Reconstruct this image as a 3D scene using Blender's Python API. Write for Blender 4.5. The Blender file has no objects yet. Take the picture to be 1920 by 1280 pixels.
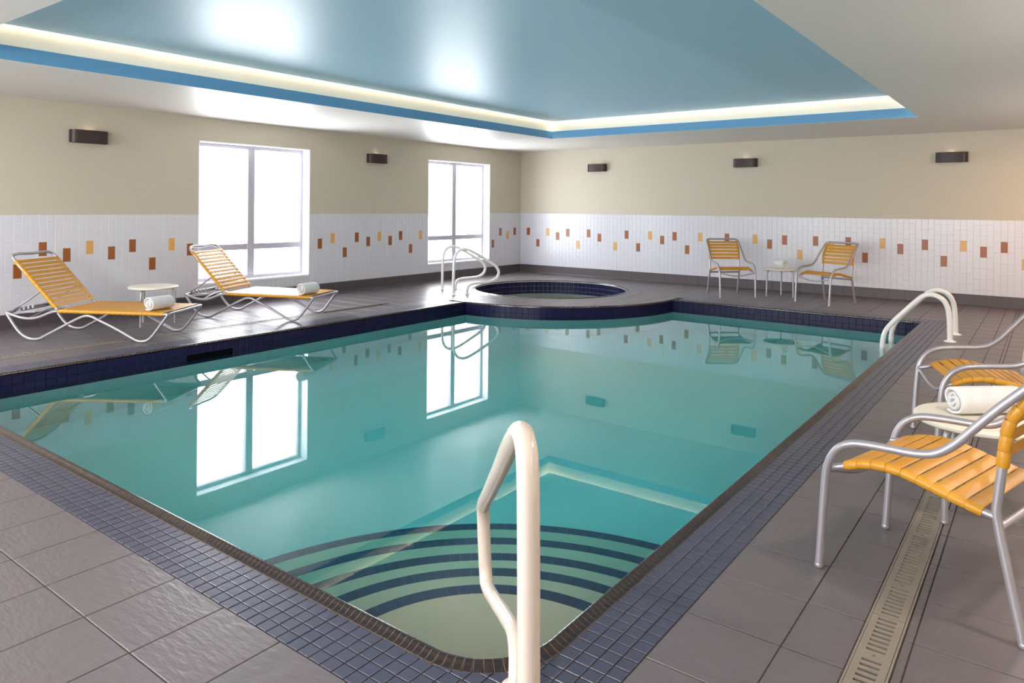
import bpy, bmesh, math, random
from mathutils import Vector, Matrix
random.seed(7)
D = bpy.data
SC = bpy.context.scene
COL = SC.collection
PI = math.pi

# ------------------------------------------------------------------ camera, sky, lights, exposure
CAM_POS = Vector((8.6919, -11.8675, 1.33))
YAW, PITCH, ROLL = math.radians(36.908), math.radians(0.058), math.radians(0.489)
FWD = Vector((-math.sin(YAW) * math.cos(PITCH), math.cos(YAW) * math.cos(PITCH), math.sin(PITCH)))
_r = Vector((math.cos(YAW), math.sin(YAW), 0)); _u = _r.cross(FWD)
RGT = _r * math.cos(ROLL) + _u * math.sin(ROLL)
UPV = _u * math.cos(ROLL) - _r * math.sin(ROLL)
cam_data = D.cameras.new('camera')
cam = D.objects.new('camera', cam_data); COL.objects.link(cam)
cam_data.sensor_width = 36.0
cam_data.lens = 1346.79 / 1920 * 36.0
cam_data.shift_y = (385.25 - 640) / 1920
cam_data.clip_start = 0.05
cam.matrix_world = Matrix((( RGT.x, UPV.x, -FWD.x, CAM_POS.x), (RGT.y, UPV.y, -FWD.y, CAM_POS.y),
                           (RGT.z, UPV.z, -FWD.z, CAM_POS.z), (0, 0, 0, 1)))
SC.camera = cam

SKY = 11.0
world = D.worlds.new('sky'); SC.world = world; world.use_nodes = True
bg = world.node_tree.nodes['Background']
bg.inputs[0].default_value = (0.93, 0.965, 1.0, 1); bg.inputs[1].default_value = SKY

def area_light(name, loc, direction, sx, sy, power, color, portal=False, spread=180):
    l = D.lights.new(name, 'AREA'); l.shape = 'RECTANGLE'; l.size = sx; l.size_y = sy
    l.energy = power; l.color = color; l.spread = math.radians(spread)
    if portal: l.cycles.is_portal = True
    o = D.objects.new(name, l); COL.objects.link(o); o.location = loc
    o.rotation_euler = Vector(direction).to_track_quat('-Z', 'Y').to_euler()
    return o

WIN = [(-6.949, -5.229), (-2.732, -1.009)]; WZ0, WZ1 = 0.290, 2.137      # openings in the left wall
WALL_T = 0.28
for (ya, yb) in WIN:
    area_light('window_portal', (-WALL_T - 0.02, (ya + yb) / 2, (WZ0 + WZ1) / 2), (1, 0, 0), yb - ya, WZ1 - WZ0, 1, (1, 1, 1), True)
FILL_OPENINGS = [(1.2, 3.6), (5.0, 7.6)]; FZ0, FZ1 = 0.5, 2.25                # openings added in the unseen wall behind the camera for fill light
for (xa, xb) in FILL_OPENINGS:
    area_light('window_portal', ((xa + xb) / 2, -14.62, (FZ0 + FZ1) / 2), (0, 1, 0), xb - xa, FZ1 - FZ0, 1, (1, 1, 1), True)
# fill lights added unseen below the soffit; the warmest gives the back wall's tint
for (x, y, p, c) in [(9.4, -1.7, 44, (1.0, 0.62, 0.38)), (9.3, -5.4, 24, (1.0, 0.78, 0.60)), (9.3, -9.2, 24, (1.0, 0.88, 0.78)), (6.0, -12.4, 44, (1.0, 0.95, 0.9)), (2.6, -12.4, 44, (1.0, 0.97, 0.94)), (1.0, -10.9, 24, (1.0, 0.97, 0.94))]:
    area_light('ceiling_lamp', (x, y, 2.425), (0, 0, -1), 0.22, 0.22, p, c)
# upward fill lights added along the unseen walls to brighten the ceiling
for (x, y, d, p) in [(10.55, -3.0, (-.45, 0, 1), 34), (10.55, -7.0, (-.45, 0, 1), 38), (10.55, -11.0, (-.45, 0, 1), 40), (7.6, -14.3, (0, .45, 1), 34), (4.3, -14.3, (0, .45, 1), 34), (1.0, -14.3, (0, .45, 1), 34)]:
    area_light('wall_uplight', (x, y, 1.75), d, 0.4, 0.12, p, (1.0, 0.96, 0.91))
SC.view_settings.view_transform = 'Standard'; SC.view_settings.look = 'None'
SC.view_settings.exposure = 0.52; SC.view_settings.gamma = 1.0
SC.view_settings.use_curve_mapping = False
SC.cycles.use_denoising = True
SC.cycles.max_bounces = 14; SC.cycles.diffuse_bounces = 6; SC.cycles.glossy_bounces = 5
SC.cycles.transmission_bounces = 10; SC.cycles.transparent_max_bounces = 10
SC.cycles.sample_clamp_indirect = 12.0

# ------------------------------------------------------------------ materials
def lin(c):
    return tuple(((v / 255) / 12.92 if v / 255 <= 0.04045 else ((v / 255 + 0.055) / 1.055) ** 2.4) for v in c) + (1,)

def mat(name, rgb, rough=0.5, metal=0.0, spec=0.5, var=0.0, bump=0.0, scale=(20, 20, 20), island=0.0, emit=None, detail=4):
    m = D.materials.new(name); m.use_nodes = True
    nt = m.node_tree; b = nt.nodes['Principled BSDF']
    c = lin(rgb)
    b.inputs['Base Color'].default_value = c
    b.inputs['Roughness'].default_value = rough; b.inputs['Metallic'].default_value = metal
    b.inputs['Specular IOR Level'].default_value = spec
    if emit:
        b.inputs['Emission Color'].default_value = lin(emit[0]); b.inputs['Emission Strength'].default_value = emit[1]
    if var or bump or island:
        geo = nt.nodes.new('ShaderNodeNewGeometry')
        mp = nt.nodes.new('ShaderNodeMapping'); mp.inputs['Scale'].default_value = scale
        nt.links.new(geo.outputs['Position'], mp.inputs['Vector'])
        nz = nt.nodes.new('ShaderNodeTexNoise'); nz.inputs['Scale'].default_value = 1.0; nz.inputs['Detail'].default_value = detail
        nt.links.new(mp.outputs[0], nz.inputs['Vector'])
        if var or island:
            hsv = nt.nodes.new('ShaderNodeHueSaturation'); hsv.inputs['Color'].default_value = c
            add = nt.nodes.new('ShaderNodeMath'); add.operation = 'MULTIPLY_ADD'
            add.inputs[1].default_value = var * 2; add.inputs[2].default_value = 1 - var
            nt.links.new(nz.outputs['Fac'], add.inputs[0])
            add2 = nt.nodes.new('ShaderNodeMath'); add2.operation = 'MULTIPLY_ADD'
            add2.inputs[1].default_value = island * 2
            nt.links.new(geo.outputs['Random Per Island'], add2.inputs[0])
            sub = nt.nodes.new('ShaderNodeMath'); sub.operation = 'SUBTRACT'; sub.inputs[1].default_value = island
            nt.links.new(add.outputs[0], sub.inputs[0]); nt.links.new(sub.outputs[0], add2.inputs[2])
            nt.links.new(add2.outputs[0], hsv.inputs['Value'])
            nt.links.new(hsv.outputs[0], b.inputs['Base Color'])
        if bump:
            bp = nt.nodes.new('ShaderNodeBump'); bp.inputs['Strength'].default_value = 1.0; bp.inputs['Distance'].default_value = bump
            nt.links.new(nz.outputs['Fac'], bp.inputs['Height']); nt.links.new(bp.outputs[0], b.inputs['Normal'])
    return m

M = {}
M['paint'] = mat('cream_wall_paint', (190, 182, 165), 0.6, var=0.01, bump=0.0008, scale=(60, 60, 60))
M['grout_white'] = mat('white_grout', (202, 200, 204), 0.8)
M['tile_white'] = mat('white_glazed_tile', (204, 204, 212), 0.25, island=0.008)
M['tile_rust'] = mat('rust_glazed_tile', (146, 82, 38), 0.35, var=0.14, scale=(260, 260, 18), island=0.05)
M['tile_sand'] = mat('sand_glazed_tile', (206, 158, 92), 0.35, var=0.1, scale=(260, 260, 18), island=0.05)
M['soffit'] = mat('glossy_white_ceiling_paint', (226, 222, 218), 0.42, spec=0.32, bump=0.0004, scale=(30, 30, 30))
M['blue_ceiling'] = mat('glossy_blue_ceiling_paint', (166, 206, 228), 0.42, spec=0.38, var=0.02, bump=0.0006, scale=(14, 14, 14))
M['blue_fascia'] = mat('blue_fascia_paint', (100, 158, 200), 0.55)
M['cove'] = mat('cream_cove_paint', (242, 234, 220), 0.7)
M['led'] = mat('warm_led_strip', (255, 240, 220), 0.5, emit=((255, 234, 206), 16.0))
M['deck'] = mat('slate_deck_tile', (96, 89, 92), 0.33, spec=0.6, var=0.07, bump=0.0032, scale=(16, 46, 30), island=0.035, detail=6)
M['grout_dark'] = mat('dark_deck_grout', (58, 51, 49), 0.9)
M['base_tile'] = mat('grey_cove_base_tile', (76, 69, 71), 0.4, var=0.05, scale=(20, 20, 20), island=0.04)
M['mosaic'] = mat('slate_blue_mosaic_tile', (64, 65, 82), 0.28, spec=0.6, var=0.08, bump=0.0006, scale=(40, 40, 40), island=0.07)
M['grout_brown'] = mat('brown_mosaic_grout', (96, 82, 74), 0.85)
M['step_plaster'] = mat('beige_step_plaster', (202, 190, 164), 0.75, var=0.035, scale=(7, 7, 7))
M['rim_bed'] = mat('tan_rim_grout', (124, 104, 88), 0.75)
M['rim'] = mat('dark_rim_tile', (44, 36, 35), 0.16, spec=0.7, island=0.05)
M['band'] = mat('navy_waterline_tile', (24, 23, 58), 0.3, spec=0.18, var=0.08, scale=(20, 20, 20), island=0.09)
M['grout_navy'] = mat('dark_waterline_grout', (34, 33, 56), 0.8)
M['nosing'] = mat('navy_step_tile', (46, 52, 80), 0.4, island=0.03)
M['plaster'] = mat('pool_plaster', (218, 216, 206), 0.75, var=0.035, scale=(7, 7, 7))
M['black'] = mat('black_recess', (8, 8, 9), 0.9, spec=0.05)
M['white_plastic'] = mat('cream_plastic', (226, 220, 206), 0.35)
M['silver'] = mat('silver_powder_coat', (172, 168, 174), 0.36, metal=0.55)
M['strap'] = mat('amber_vinyl_strap', (200, 141, 36), 0.42, spec=0.5, var=0.03, scale=(8, 8, 8), island=0.03)
M['rail_white'] = mat('white_coated_rail', (234, 230, 228), 0.22, spec=0.6)
M['rail_cream'] = mat('cream_coated_rail', (208, 194, 183), 0.22, spec=0.6)
M['towel'] = mat('white_terry', (226, 224, 225), 0.95, var=0.015, bump=0.003, scale=(260, 260, 260))
M['bronze'] = mat('dark_bronze', (52, 42, 40), 0.42, metal=0.3)
M['bulb'] = mat('warm_bulb', (255, 230, 190), 0.4, emit=((255, 214, 160), 0.25))
M['frame'] = mat('window_frame_grey', (176, 172, 182), 0.45)
M['reveal'] = mat('white_window_reveal', (236, 236, 240), 0.5)
M['grate'] = mat('beige_drain_grate', (126, 117, 107), 0.45, var=0.04, scale=(9, 9, 9))
M['steel'] = mat('screw_steel', (120, 112, 104), 0.35, metal=0.8)

def pane_material():
    m = D.materials.new('clear_window_glass'); m.use_nodes = True; nt = m.node_tree; nt.nodes.clear()
    out = nt.nodes.new('ShaderNodeOutputMaterial'); mix = nt.nodes.new('ShaderNodeMixShader')
    tr = nt.nodes.new('ShaderNodeBsdfTransparent'); gl = nt.nodes.new('ShaderNodeBsdfGlossy'); fr = nt.nodes.new('ShaderNodeFresnel')
    gl.inputs['Roughness'].default_value = 0.02; fr.inputs['IOR'].default_value = 1.45
    geo = nt.nodes.new('ShaderNodeNewGeometry'); inv = nt.nodes.new('ShaderNodeMath'); inv.operation = 'SUBTRACT'; inv.inputs[0].default_value = 1.0
    mul = nt.nodes.new('ShaderNodeMath'); mul.operation = 'MULTIPLY'       # reflect at the outer faces only, not at the inner side of the same sheet
    nt.links.new(geo.outputs['Backfacing'], inv.inputs[1]); nt.links.new(fr.outputs[0], mul.inputs[0]); nt.links.new(inv.outputs[0], mul.inputs[1])
    nt.links.new(mul.outputs[0], mix.inputs[0]); nt.links.new(tr.outputs[0], mix.inputs[1]); nt.links.new(gl.outputs[0], mix.inputs[2])
    nt.links.new(mix.outputs[0], out.inputs['Surface']); return m
M['pane'] = pane_material()

def water_material(name, color, density):
    m = D.materials.new(name); m.use_nodes = True; nt = m.node_tree
    b = nt.nodes['Principled BSDF']; out = nt.nodes['Material Output']
    b.inputs['Base Color'].default_value = (1, 1, 1, 1); b.inputs['Roughness'].default_value = 0.0
    b.inputs['IOR'].default_value = 1.333; b.inputs['Transmission Weight'].default_value = 1.0
    va = nt.nodes.new('ShaderNodeVolumeAbsorption'); va.inputs['Color'].default_value = color; va.inputs['Density'].default_value = density
    nt.links.new(va.outputs[0], out.inputs['Volume'])
    return m
M['water'] = water_material('pool_water', (0.27, 0.93, 0.985, 1), 0.80)
M['spa_water'] = water_material('tub_water', (0.70, 0.97, 0.93, 1), 0.6)

# ------------------------------------------------------------------ geometry helpers
def tag(o, label=None, category=None, kind=None, group=None):
    if label: o['label'] = label
    if category: o['category'] = category
    if kind: o['kind'] = kind
    if group: o['group'] = group
    return o

def empty(name, loc=(0, 0, 0), rz=0.0, **kw):
    o = D.objects.new(name, None); COL.objects.link(o); o.location = loc; o.rotation_euler = (0, 0, rz)
    o.empty_display_size = 0.1
    return tag(o, **kw)

def link(name, me, parent=None, matrix=None):
    o = D.objects.new(name, me); COL.objects.link(o)
    if parent: o.parent = parent
    if matrix is not None: o.matrix_basis = matrix
    return o

class Geo:
    def __init__(s): s.v = []; s.f = []; s.mi = []; s.cur = 0
    def add(s, vs, fs):
        b = len(s.v); s.v += [tuple(p) for p in vs]
        for f in fs: s.f.append([b + i for i in f]); s.mi.append(s.cur)
        return s
    def box(s, x0, x1, y0, y1, z0, z1):
        vs = [(x0, y0, z0), (x1, y0, z0), (x1, y1, z0), (x0, y1, z0), (x0, y0, z1), (x1, y0, z1), (x1, y1, z1), (x0, y1, z1)]
        return s.add(vs, [(0, 3, 2, 1), (4, 5, 6, 7), (0, 1, 5, 4), (1, 2, 6, 5), (2, 3, 7, 6), (3, 0, 4, 7)])
    def cbox(s, x0, x1, y0, y1, z0, z1, c=0.004):
        """box with all four vertical edges and the top and bottom rims chamfered"""
        def ring(i, z): return [(x0 + i, y0 + c, z), (x0 + c, y0 + i, z), (x1 - c, y0 + i, z), (x1 - i, y0 + c, z), (x1 - i, y1 - c, z), (x1 - c, y1 - i, z), (x0 + c, y1 - i, z), (x0 + i, y1 - c, z)]
        h = c * 0.7
        vs = ring(h, z0) + ring(0, z0 + h) + ring(0, z1 - h) + ring(h, z1)
        fs = [tuple(range(7, -1, -1)), tuple(range(24, 32))]
        for k in range(3):
            for i in range(8):
                j = (i + 1) % 8; fs.append((k * 8 + i, k * 8 + j, k * 8 + 8 + j, k * 8 + 8 + i))
        return s.add(vs, fs)
    def prism(s, poly, zb, zt, c=0.0, mx=None):
        n = len(poly); cx = sum(p[0] for p in poly) / n; cy = sum(p[1] for p in poly) / n
        vs = [(x, y, zb) for x, y in poly]; fs = []
        lv = [zb]
        if c:
            vs += [(x, y, zt - c) for x, y in poly]
            ins = []
            for i in range(n):                      # inset of every corner along its two edges
                p, a, b = Vector(poly[i]), Vector(poly[i - 1]), Vector(poly[(i + 1) % n])
                e1 = (a - p); e2 = (b - p)
                e1 = e1.normalized() if e1.length > 1e-9 else Vector((0, 0)); e2 = e2.normalized() if e2.length > 1e-9 else Vector((0, 0))
                q = p + (e1 + e2) * c
                ins.append((q.x, q.y))
            vs += [(x, y, zt) for x, y in ins]; k = 2
        else:
            vs += [(x, y, zt) for x, y in poly]; k = 1
        for l in range(k):
            for i in range(n):
                j = (i + 1) % n; fs.append((l * n + i, l * n + j, (l + 1) * n + j, (l + 1) * n + i))
        fs.append(tuple(k * n + i for i in range(n)))
        if mx is not None: vs = [mx @ Vector(p) for p in vs]
        return s.add(vs, fs)
    def tube(s, pts, r, seg=10, sub=4, closed=False, radii=None, cap=True):
        P = smooth_path(pts, sub, closed); n = len(P)
        T = []
        for i in range(n):
            a = P[i - 1] if (i > 0 or closed) else P[i]; b = P[(i + 1) % n] if (i < n - 1 or closed) else P[i]
            t = (b - a); T.append(t.normalized() if t.length > 1e-9 else Vector((0, 0, 1)))
        ref = Vector((0, 0, 1)) if abs(T[0].z) < 0.9 else Vector((1, 0, 0))
        N = (ref - T[0] * ref.dot(T[0])).normalized()
        base = len(s.v)
        for i in range(n):
            N = (N - T[i] * N.dot(T[i])).normalized(); B = T[i].cross(N)
            for k in range(seg):
                a = 2 * PI * k / seg; s.v.append(tuple(P[i] + (N * math.cos(a) + B * math.sin(a)) * r))
        for i in range(n if closed else n - 1):
            j = (i + 1) % n
            for k in range(seg):
                q = (k + 1) % seg
                s.f.append([base + i * seg + k, base + i * seg + q, base + j * seg + q, base + j * seg + k]); s.mi.append(s.cur)
        if not closed and cap:
            s.f.append([base + k for k in range(seg - 1, -1, -1)]); s.mi.append(s.cur)
            s.f.append([base + (n - 1) * seg + k for k in range(seg)]); s.mi.append(s.cur)
        return s
    def lathe(s, prof, seg=32, c=(0, 0, 0)):
        base = len(s.v); n = len(prof)
        for k in range(seg):
            a = 2 * PI * k / seg
            for (r, z) in prof: s.v.append((c[0] + r * math.cos(a), c[1] + r * math.sin(a), c[2] + z))
        for k in range(seg):
            q = (k + 1) % seg
            for i in range(n - 1):
                s.f.append([base + k * n + i, base + q * n + i, base + q * n + i + 1, base + k * n + i + 1]); s.mi.append(s.cur)
        return s
    def mesh(s, name, mats, smooth=None):
        me = D.meshes.new(name); me.from_pydata(s.v, [], s.f)
        if not isinstance(mats, (list, tuple)): mats = [mats]
        for m in mats: me.materials.append(m)
        me.polygons.foreach_set('material_index', s.mi)
        if smooth: 
            me.polygons.foreach_set('use_smooth', [True] * len(me.polygons))
            me.set_sharp_from_angle(angle=math.radians(smooth))
        me.update(); return me
    def obj(s, name, mats, parent=None, smooth=None, matrix=None):
        bm = bmesh.new(); me = s.mesh(name, mats, smooth)
        bm.free()
        return link(name, me, parent, matrix)

def smooth_path(pts, sub=4, closed=False):
    P = [Vector(p) for p in pts]; n = len(P)
    if sub <= 1: return P
    out = []
    for i in range(n if closed else n - 1):
        p1, p2 = P[i], P[(i + 1) % n]
        p0 = P[i - 1] if (i > 0 or closed) else p1 * 2 - p2
        p3 = P[(i + 2) % n] if (i + 2 < n or closed) else p2 * 2 - p1
        for k in range(sub):
            t = k / sub
            # centripetal-like tangents scaled by the chord lengths keep uneven spacing from overshooting
            d0, d1, d2 = (p1 - p0).length + 1e-9, (p2 - p1).length + 1e-9, (p3 - p2).length + 1e-9
            m1 = ((p1 - p0) / d0 * d1 + (p2 - p1)) * 0.5 if d0 > 0 else (p2 - p1)
            m2 = ((p2 - p1) + (p3 - p2) / d2 * d1) * 0.5
            h = 2 * t ** 3 - 3 * t ** 2 + 1; h1 = t ** 3 - 2 * t ** 2 + t; h2 = -2 * t ** 3 + 3 * t ** 2; h3 = t ** 3 - t ** 2
            out.append(p1 * h + m1 * h1 + p2 * h2 + m2 * h3)
    if not closed: out.append(P[-1])
    return out

def mirror_x(pts): return [(-p[0], p[1], p[2]) for p in pts]

def clip(poly, n, d):
    """part of a polygon with n.p >= d"""
    out = []
    for i in range(len(poly)):
        a, b = poly[i], poly[(i + 1) % len(poly)]
        da, db = a[0] * n[0] + a[1] * n[1] - d, b[0] * n[0] + b[1] * n[1] - d
        if da >= 0: out.append(a)
        if (da >= 0) != (db >= 0):
            t = da / (da - db); out.append((a[0] + (b[0] - a[0]) * t, a[1] + (b[1] - a[1]) * t))
    return out
def area(poly): return abs(sum(poly[i - 1][0] * poly[i][1] - poly[i][0] * poly[i - 1][1] for i in range(len(poly)))) / 2
def outside_circle(poly, c, r):
    if all(math.hypot(p[0] - c[0], p[1] - c[1]) >= r for p in poly): return poly
    m = [sum(p[k] for p in poly) / len(poly) - c[k] for k in (0, 1)]; L = math.hypot(*m) or 1; n = (m[0] / L, m[1] / L)
    return clip(poly, n, n[0] * c[0] + n[1] * c[1] + r)
def inside_circle(poly, c, r):
    if all(math.hypot(p[0] - c[0], p[1] - c[1]) <= r for p in poly): return poly
    m = [sum(p[k] for p in poly) / len(poly) - c[k] for k in (0, 1)]; L = math.hypot(*m) or 1; n = (-m[0] / L, -m[1] / L)
    return clip(poly, n, n[0] * c[0] + n[1] * c[1] - r)

def view_size(p):
    """how large a piece at p shows from the photographer's place (0 when out of sight)"""
    d = Vector(p) - CAM_POS; z = d.dot(FWD)
    if z < 0.3: return 0
    x = 960 + 1346.8 * d.dot(RGT) / z; y = 385 - 1346.8 * d.dot(UPV) / z
    if not (-30 < x < 1950 and -30 < y < 1310): return 0
    return 1 / z
def split_pieces(items, limit):
    """items: (world point, draw). The nearest in view become single parts, the rest go together."""
    s = sorted(range(len(items)), key=lambda i: -view_size(items[i][0]))
    one = [i for i in s[:limit] if view_size(items[i][0]) > 0]; one_set = set(one)
    return [items[i] for i in one], [items[i] for i in range(len(items)) if i not in one_set]

def rect(x0, x1, y0, y1): return [(x0, y0), (x1, y0), (x1, y1), (x0, y1)]

# ------------------------------------------------------------------ layout of the room and the pool
RX, RY = 10.8, -14.6; HC = 2.433
X0, X1, Y0, Y1 = 2.25, 7.477, -10.28, -2.23          # inner lip of the pool
SPA = (2.22, -2.20); RB = 2.13; RS = 1.215            # centre of the hot tub, radius of the bulge round it, radius of the tub
RC = 0.25                                            # rounded corner nearest the camera
WATER = -0.137
def arc(c, r, a0, a1, n): return [(c[0] + r * math.cos(a0 + (a1 - a0) * i / n), c[1] + r * math.sin(a0 + (a1 - a0) * i / n)) for i in range(n + 1)]
aB0 = math.asin((Y1 - SPA[1]) / RB); aB1 = -PI / 2 + math.asin((X0 - SPA[0]) / RB)
BX = SPA[0] + RB * math.cos(aB0); BY = SPA[1] + RB * math.sin(aB1)
# outline anticlockwise: pieces ('line', p, q) or ('arc', centre, radius, a0, a1)
OUT = [('line', (X0, Y0), (X1 - RC, Y0)), ('arc', (X1 - RC, Y0 + RC), RC, -PI / 2, 0), ('line', (X1, Y0 + RC), (X1, Y1)),
       ('line', (X1, Y1), (BX, Y1)), ('arc', SPA, RB, aB0, aB1), ('line', (X0, BY), (X0, Y0))]
def outline_points():
    pts = []
    for s in OUT:
        if s[0] == 'line': pts.append(s[1])
        else: pts += arc(s[1], s[2], s[3], s[4], 14 if s[2] < 1 else 48)[:-1]
    return pts
POOL = outline_points()
def along_outline(pitch):
    """(point, tangent, inward normal, piece length) for pieces laid round the lip"""
    res = []
    for s in OUT:
        if s[0] == 'line':
            a, b = Vector(s[1]), Vector(s[2]); L = (b - a).length; n = max(1, round(L / pitch)); t = (b - a) / L
            for i in range(n): res.append((a + t * L * (i + .5) / n, t, Vector((-t.y, t.x)), L / n))
        else:
            L = abs(s[4] - s[3]) * s[2]; n = max(1, round(L / pitch)); sg = 1 if s[4] > s[3] else -1
            for i in range(n):
                a = s[3] + (s[4] - s[3]) * (i + .5) / n
                t = Vector((-math.sin(a), math.cos(a))) * sg
                res.append((Vector((s[1][0] + s[2] * math.cos(a), s[1][1] + s[2] * math.sin(a))), t, Vector((-t.y, t.x)), L / n))
    return res

DRAIN_R = (8.222, 8.332, -13.253, -6.253); DRAIN_L = (1.472, 1.585, -13.2, -5.2)

def flat_with_holes(outer, holes, z, name, material, parent=None, up=True):
    bm = bmesh.new()
    for loop in [outer] + holes:
        vs = [bm.verts.new((x, y, z)) for x, y in loop]
        for i in range(len(vs)): bm.edges.new((vs[i - 1], vs[i]))
    bmesh.ops.triangle_fill(bm, use_beauty=True, use_dissolve=False, edges=bm.edges[:])
    for f in bm.faces:
        f.normal_update()
        if (f.normal.z > 0) != up: f.normal_flip()
    me = D.meshes.new(name); bm.to_mesh(me); bm.free(); me.materials.append(material)
    return link(name, me, parent)

floor = flat_with_holes(rect(0, RX, RY, 0), [POOL, arc(SPA, RS, 0, 2 * PI, 64)[:-1], rect(*DRAIN_R), rect(*DRAIN_L)], -0.0045, 'floor', M['grout_dark'])
tag(floor, 'dark grey slate tiled deck around the pool', 'floor', 'structure')

# ---- deck tiles
deck = []
def tile_grid(xs, ys, keep):
    for i in range(len(xs) - 1):
        for j in range(len(ys) - 1):
            g = 0.0022
            p = rect(xs[i] + g, xs[i + 1] - g, ys[j] + g, ys[j + 1] - g)
            p = keep(p)
            if p and len(p) > 2 and area(p) > 0.0006: deck.append(p)
def steps(a, b, st):
    n = int(abs(b - a) / abs(st)); s = [a + st * i for i in range(n + 1)]
    if abs(s[-1] - b) > 0.02: s.append(b)
    return sorted(s)
ML, MR, MN, MF = 1.935, 7.737, -10.533, -1.88         # outer edges of the mosaic border
same = lambda p: p
ring = lambda p: outside_circle(p, SPA, RS + 0.235)
xl = sorted([0.0, 0.254, 0.558, 0.862, 1.166, 1.470]); xl2 = [1.587, 1.631, ML]
yl = steps(MN, 0, 0.304)
tile_grid(xl, yl, ring)
tile_grid([1.587, ML], yl, ring) if False else tile_grid(xl2, yl, ring)
tile_grid([1.470, 1.587], [y for y in yl if y > -5.23], ring)
xn = sorted([4.996 - 0.3044 * i for i in range(1, 17)] + [4.996 + 0.3044 * i for i in range(0, 10)] + [MR, 0.0])
xn = [x for x in xn if 0 <= x <= MR]
yn = sorted([MN - 0.3065 * i for i in range(0, 14)])
def cut_drain_l(p):
    return [] if (p[0][0] > DRAIN_L[0] - .01 and p[1][0] < DRAIN_L[1] + .01) else p
xn2 = sorted(x for x in xn if x < 1.2 or x > 1.85) 
xn2 = sorted(xn2 + [1.470, 1.587])
tile_grid(xn2, yn, cut_drain_l)
yr = sorted([-9.923 - 0.3032 * i for i in range(1, 16)] + [-9.923 + 0.3032 * i for i in range(0, 33)] + [0.0])
yr = [y for y in yr if y <= 0 and y > RY]
tile_grid([MR, 8.041, 8.220], yr, same)
tile_grid([8.220, 8.334], [y for y in yr if y > -6.28], same)
yr2 = sorted([-9.963 - 0.3032 * i for i in range(1, 15)] + [-9.963 + 0.3032 * i for i in range(0, 33)] + [0.0])
tile_grid([8.334, 8.361] + [8.361 + 0.304 * i for i in range(1, 9)], [y for y in yr2 if y > RY], same)
xf = [ML + 0.304 * i for i in range(0, 20)]; xf = [x for x in xf if x < MR - .05] + [MR]
yf = steps(MF, 0, 0.304)
tile_grid(xf, yf, ring)
xb = [ML + 0.304 * i for i in range(0, 9)]; yb = sorted([MF - 0.304 * i for i in range(0, 9)])
tile_grid(xb, yb, lambda p: inside_circle(ring(p), SPA, RB - 0.052) if ring(p) else [])
items = []
for p in deck:
    cx = sum(q[0] for q in p) / len(p); cy = sum(q[1] for q in p) / len(p)
    items.append(((cx, cy, 0), p))
one, rest = split_pieces(items, 300)
cache = {}
for (c, p) in one:
    loc = [(round(q[0] - c[0], 4), round(q[1] - c[1], 4)) for q in p]; key = tuple(loc)
    if key not in cache: cache[key] = Geo().prism(loc, -0.012, 0.0, 0.0018).mesh('tile', M['deck'])
    link('tile', cache[key], floor, Matrix.Translation(c))
g = Geo()
for (c, p) in rest: g.prism(p, -0.012, 0.0, 0.0018)
tag(g.obj('tile', M['deck'], floor), kind='stuff')

# ------------------------------------------------------------------ walls
LEFT_M = Matrix(((0, 0, 1, 0), (1, 0, 0, 0), (0, 1, 0, 0), (0, 0, 0, 1)))      # (u, v, w) -> x = w, y = u, z = v
BACK_M = Matrix(((1, 0, 0, 0), (0, 0, -1, 0), (0, 1, 0, 0), (0, 0, 0, 1)))     # (u, v, w) -> x = u, y = -w, z = v
TT, TB = 1.196, 0.1545                                                         # top and foot of the tiled dado
HW = 2.9
def wall_boxes(g, u0, u1, holes, box):
    """a wall along u pierced by holes (ua, ub, za, zb)"""
    us = sorted(set([u0, u1] + [h[0] for h in holes] + [h[1] for h in holes]))
    for a, b in zip(us[:-1], us[1:]):
        hs = [h for h in holes if h[0] <= a + 1e-6 and h[1] >= b - 1e-6]
        if hs: box(g, a, b, -0.05, hs[0][2]); box(g, a, b, hs[0][3], HW)
        else: box(g, a, b, -0.05, HW)
def zone_box_left(g, a, b, z0, z1):
    for (p, q, mi) in [(-0.05, TT, 1), (TT, HW, 0)]:
        lo, hi = max(z0, p), min(z1, q)
        if hi - lo > 1e-4: g.cur = mi; g.box(-WALL_T, -0.0022 if mi else 0, a, b, lo, hi)
def zone_box_back(g, a, b, z0, z1):
    for (p, q, mi) in [(-0.05, TT, 1), (TT, HW, 0)]:
        lo, hi = max(z0, p), min(z1, q)
        if hi - lo > 1e-4: g.cur = mi; g.box(a, b, 0.0022 if mi else 0, 0.2, lo, hi)
g = Geo(); wall_boxes(g, RY, 0.2, [(ya, yb, WZ0, WZ1) for ya, yb in WIN], zone_box_left)
wall_left = tag(g.obj('wall_left', [M['paint'], M['grout_white']]), 'cream wall with white tiled lower half and two tall windows', 'wall', 'structure')
g = Geo(); wall_boxes(g, 0, RX, [], zone_box_back)
wall_back = tag(g.obj('wall_back', [M['paint'], M['grout_white']]), 'long windowless cream wall above white tiles, behind the two small chairs', 'wall', 'structure')
g = Geo(); g.box(RX, RX + 0.2, RY, 0.2, -0.05, HW)
tag(g.obj('wall_right', M['paint']), 'plain cream wall beside the pool deck', 'wall', 'structure')
g = Geo(); wall_boxes(g, -WALL_T, RX + 0.2, [(a, b, FZ0, FZ1) for a, b in FILL_OPENINGS], lambda g, a, b, z0, z1: g.box(a, b, RY - 0.2, RY, z0, z1))
tag(g.obj('wall_front', M['paint']), 'cream wall behind the photographer', 'wall', 'structure')

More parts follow.
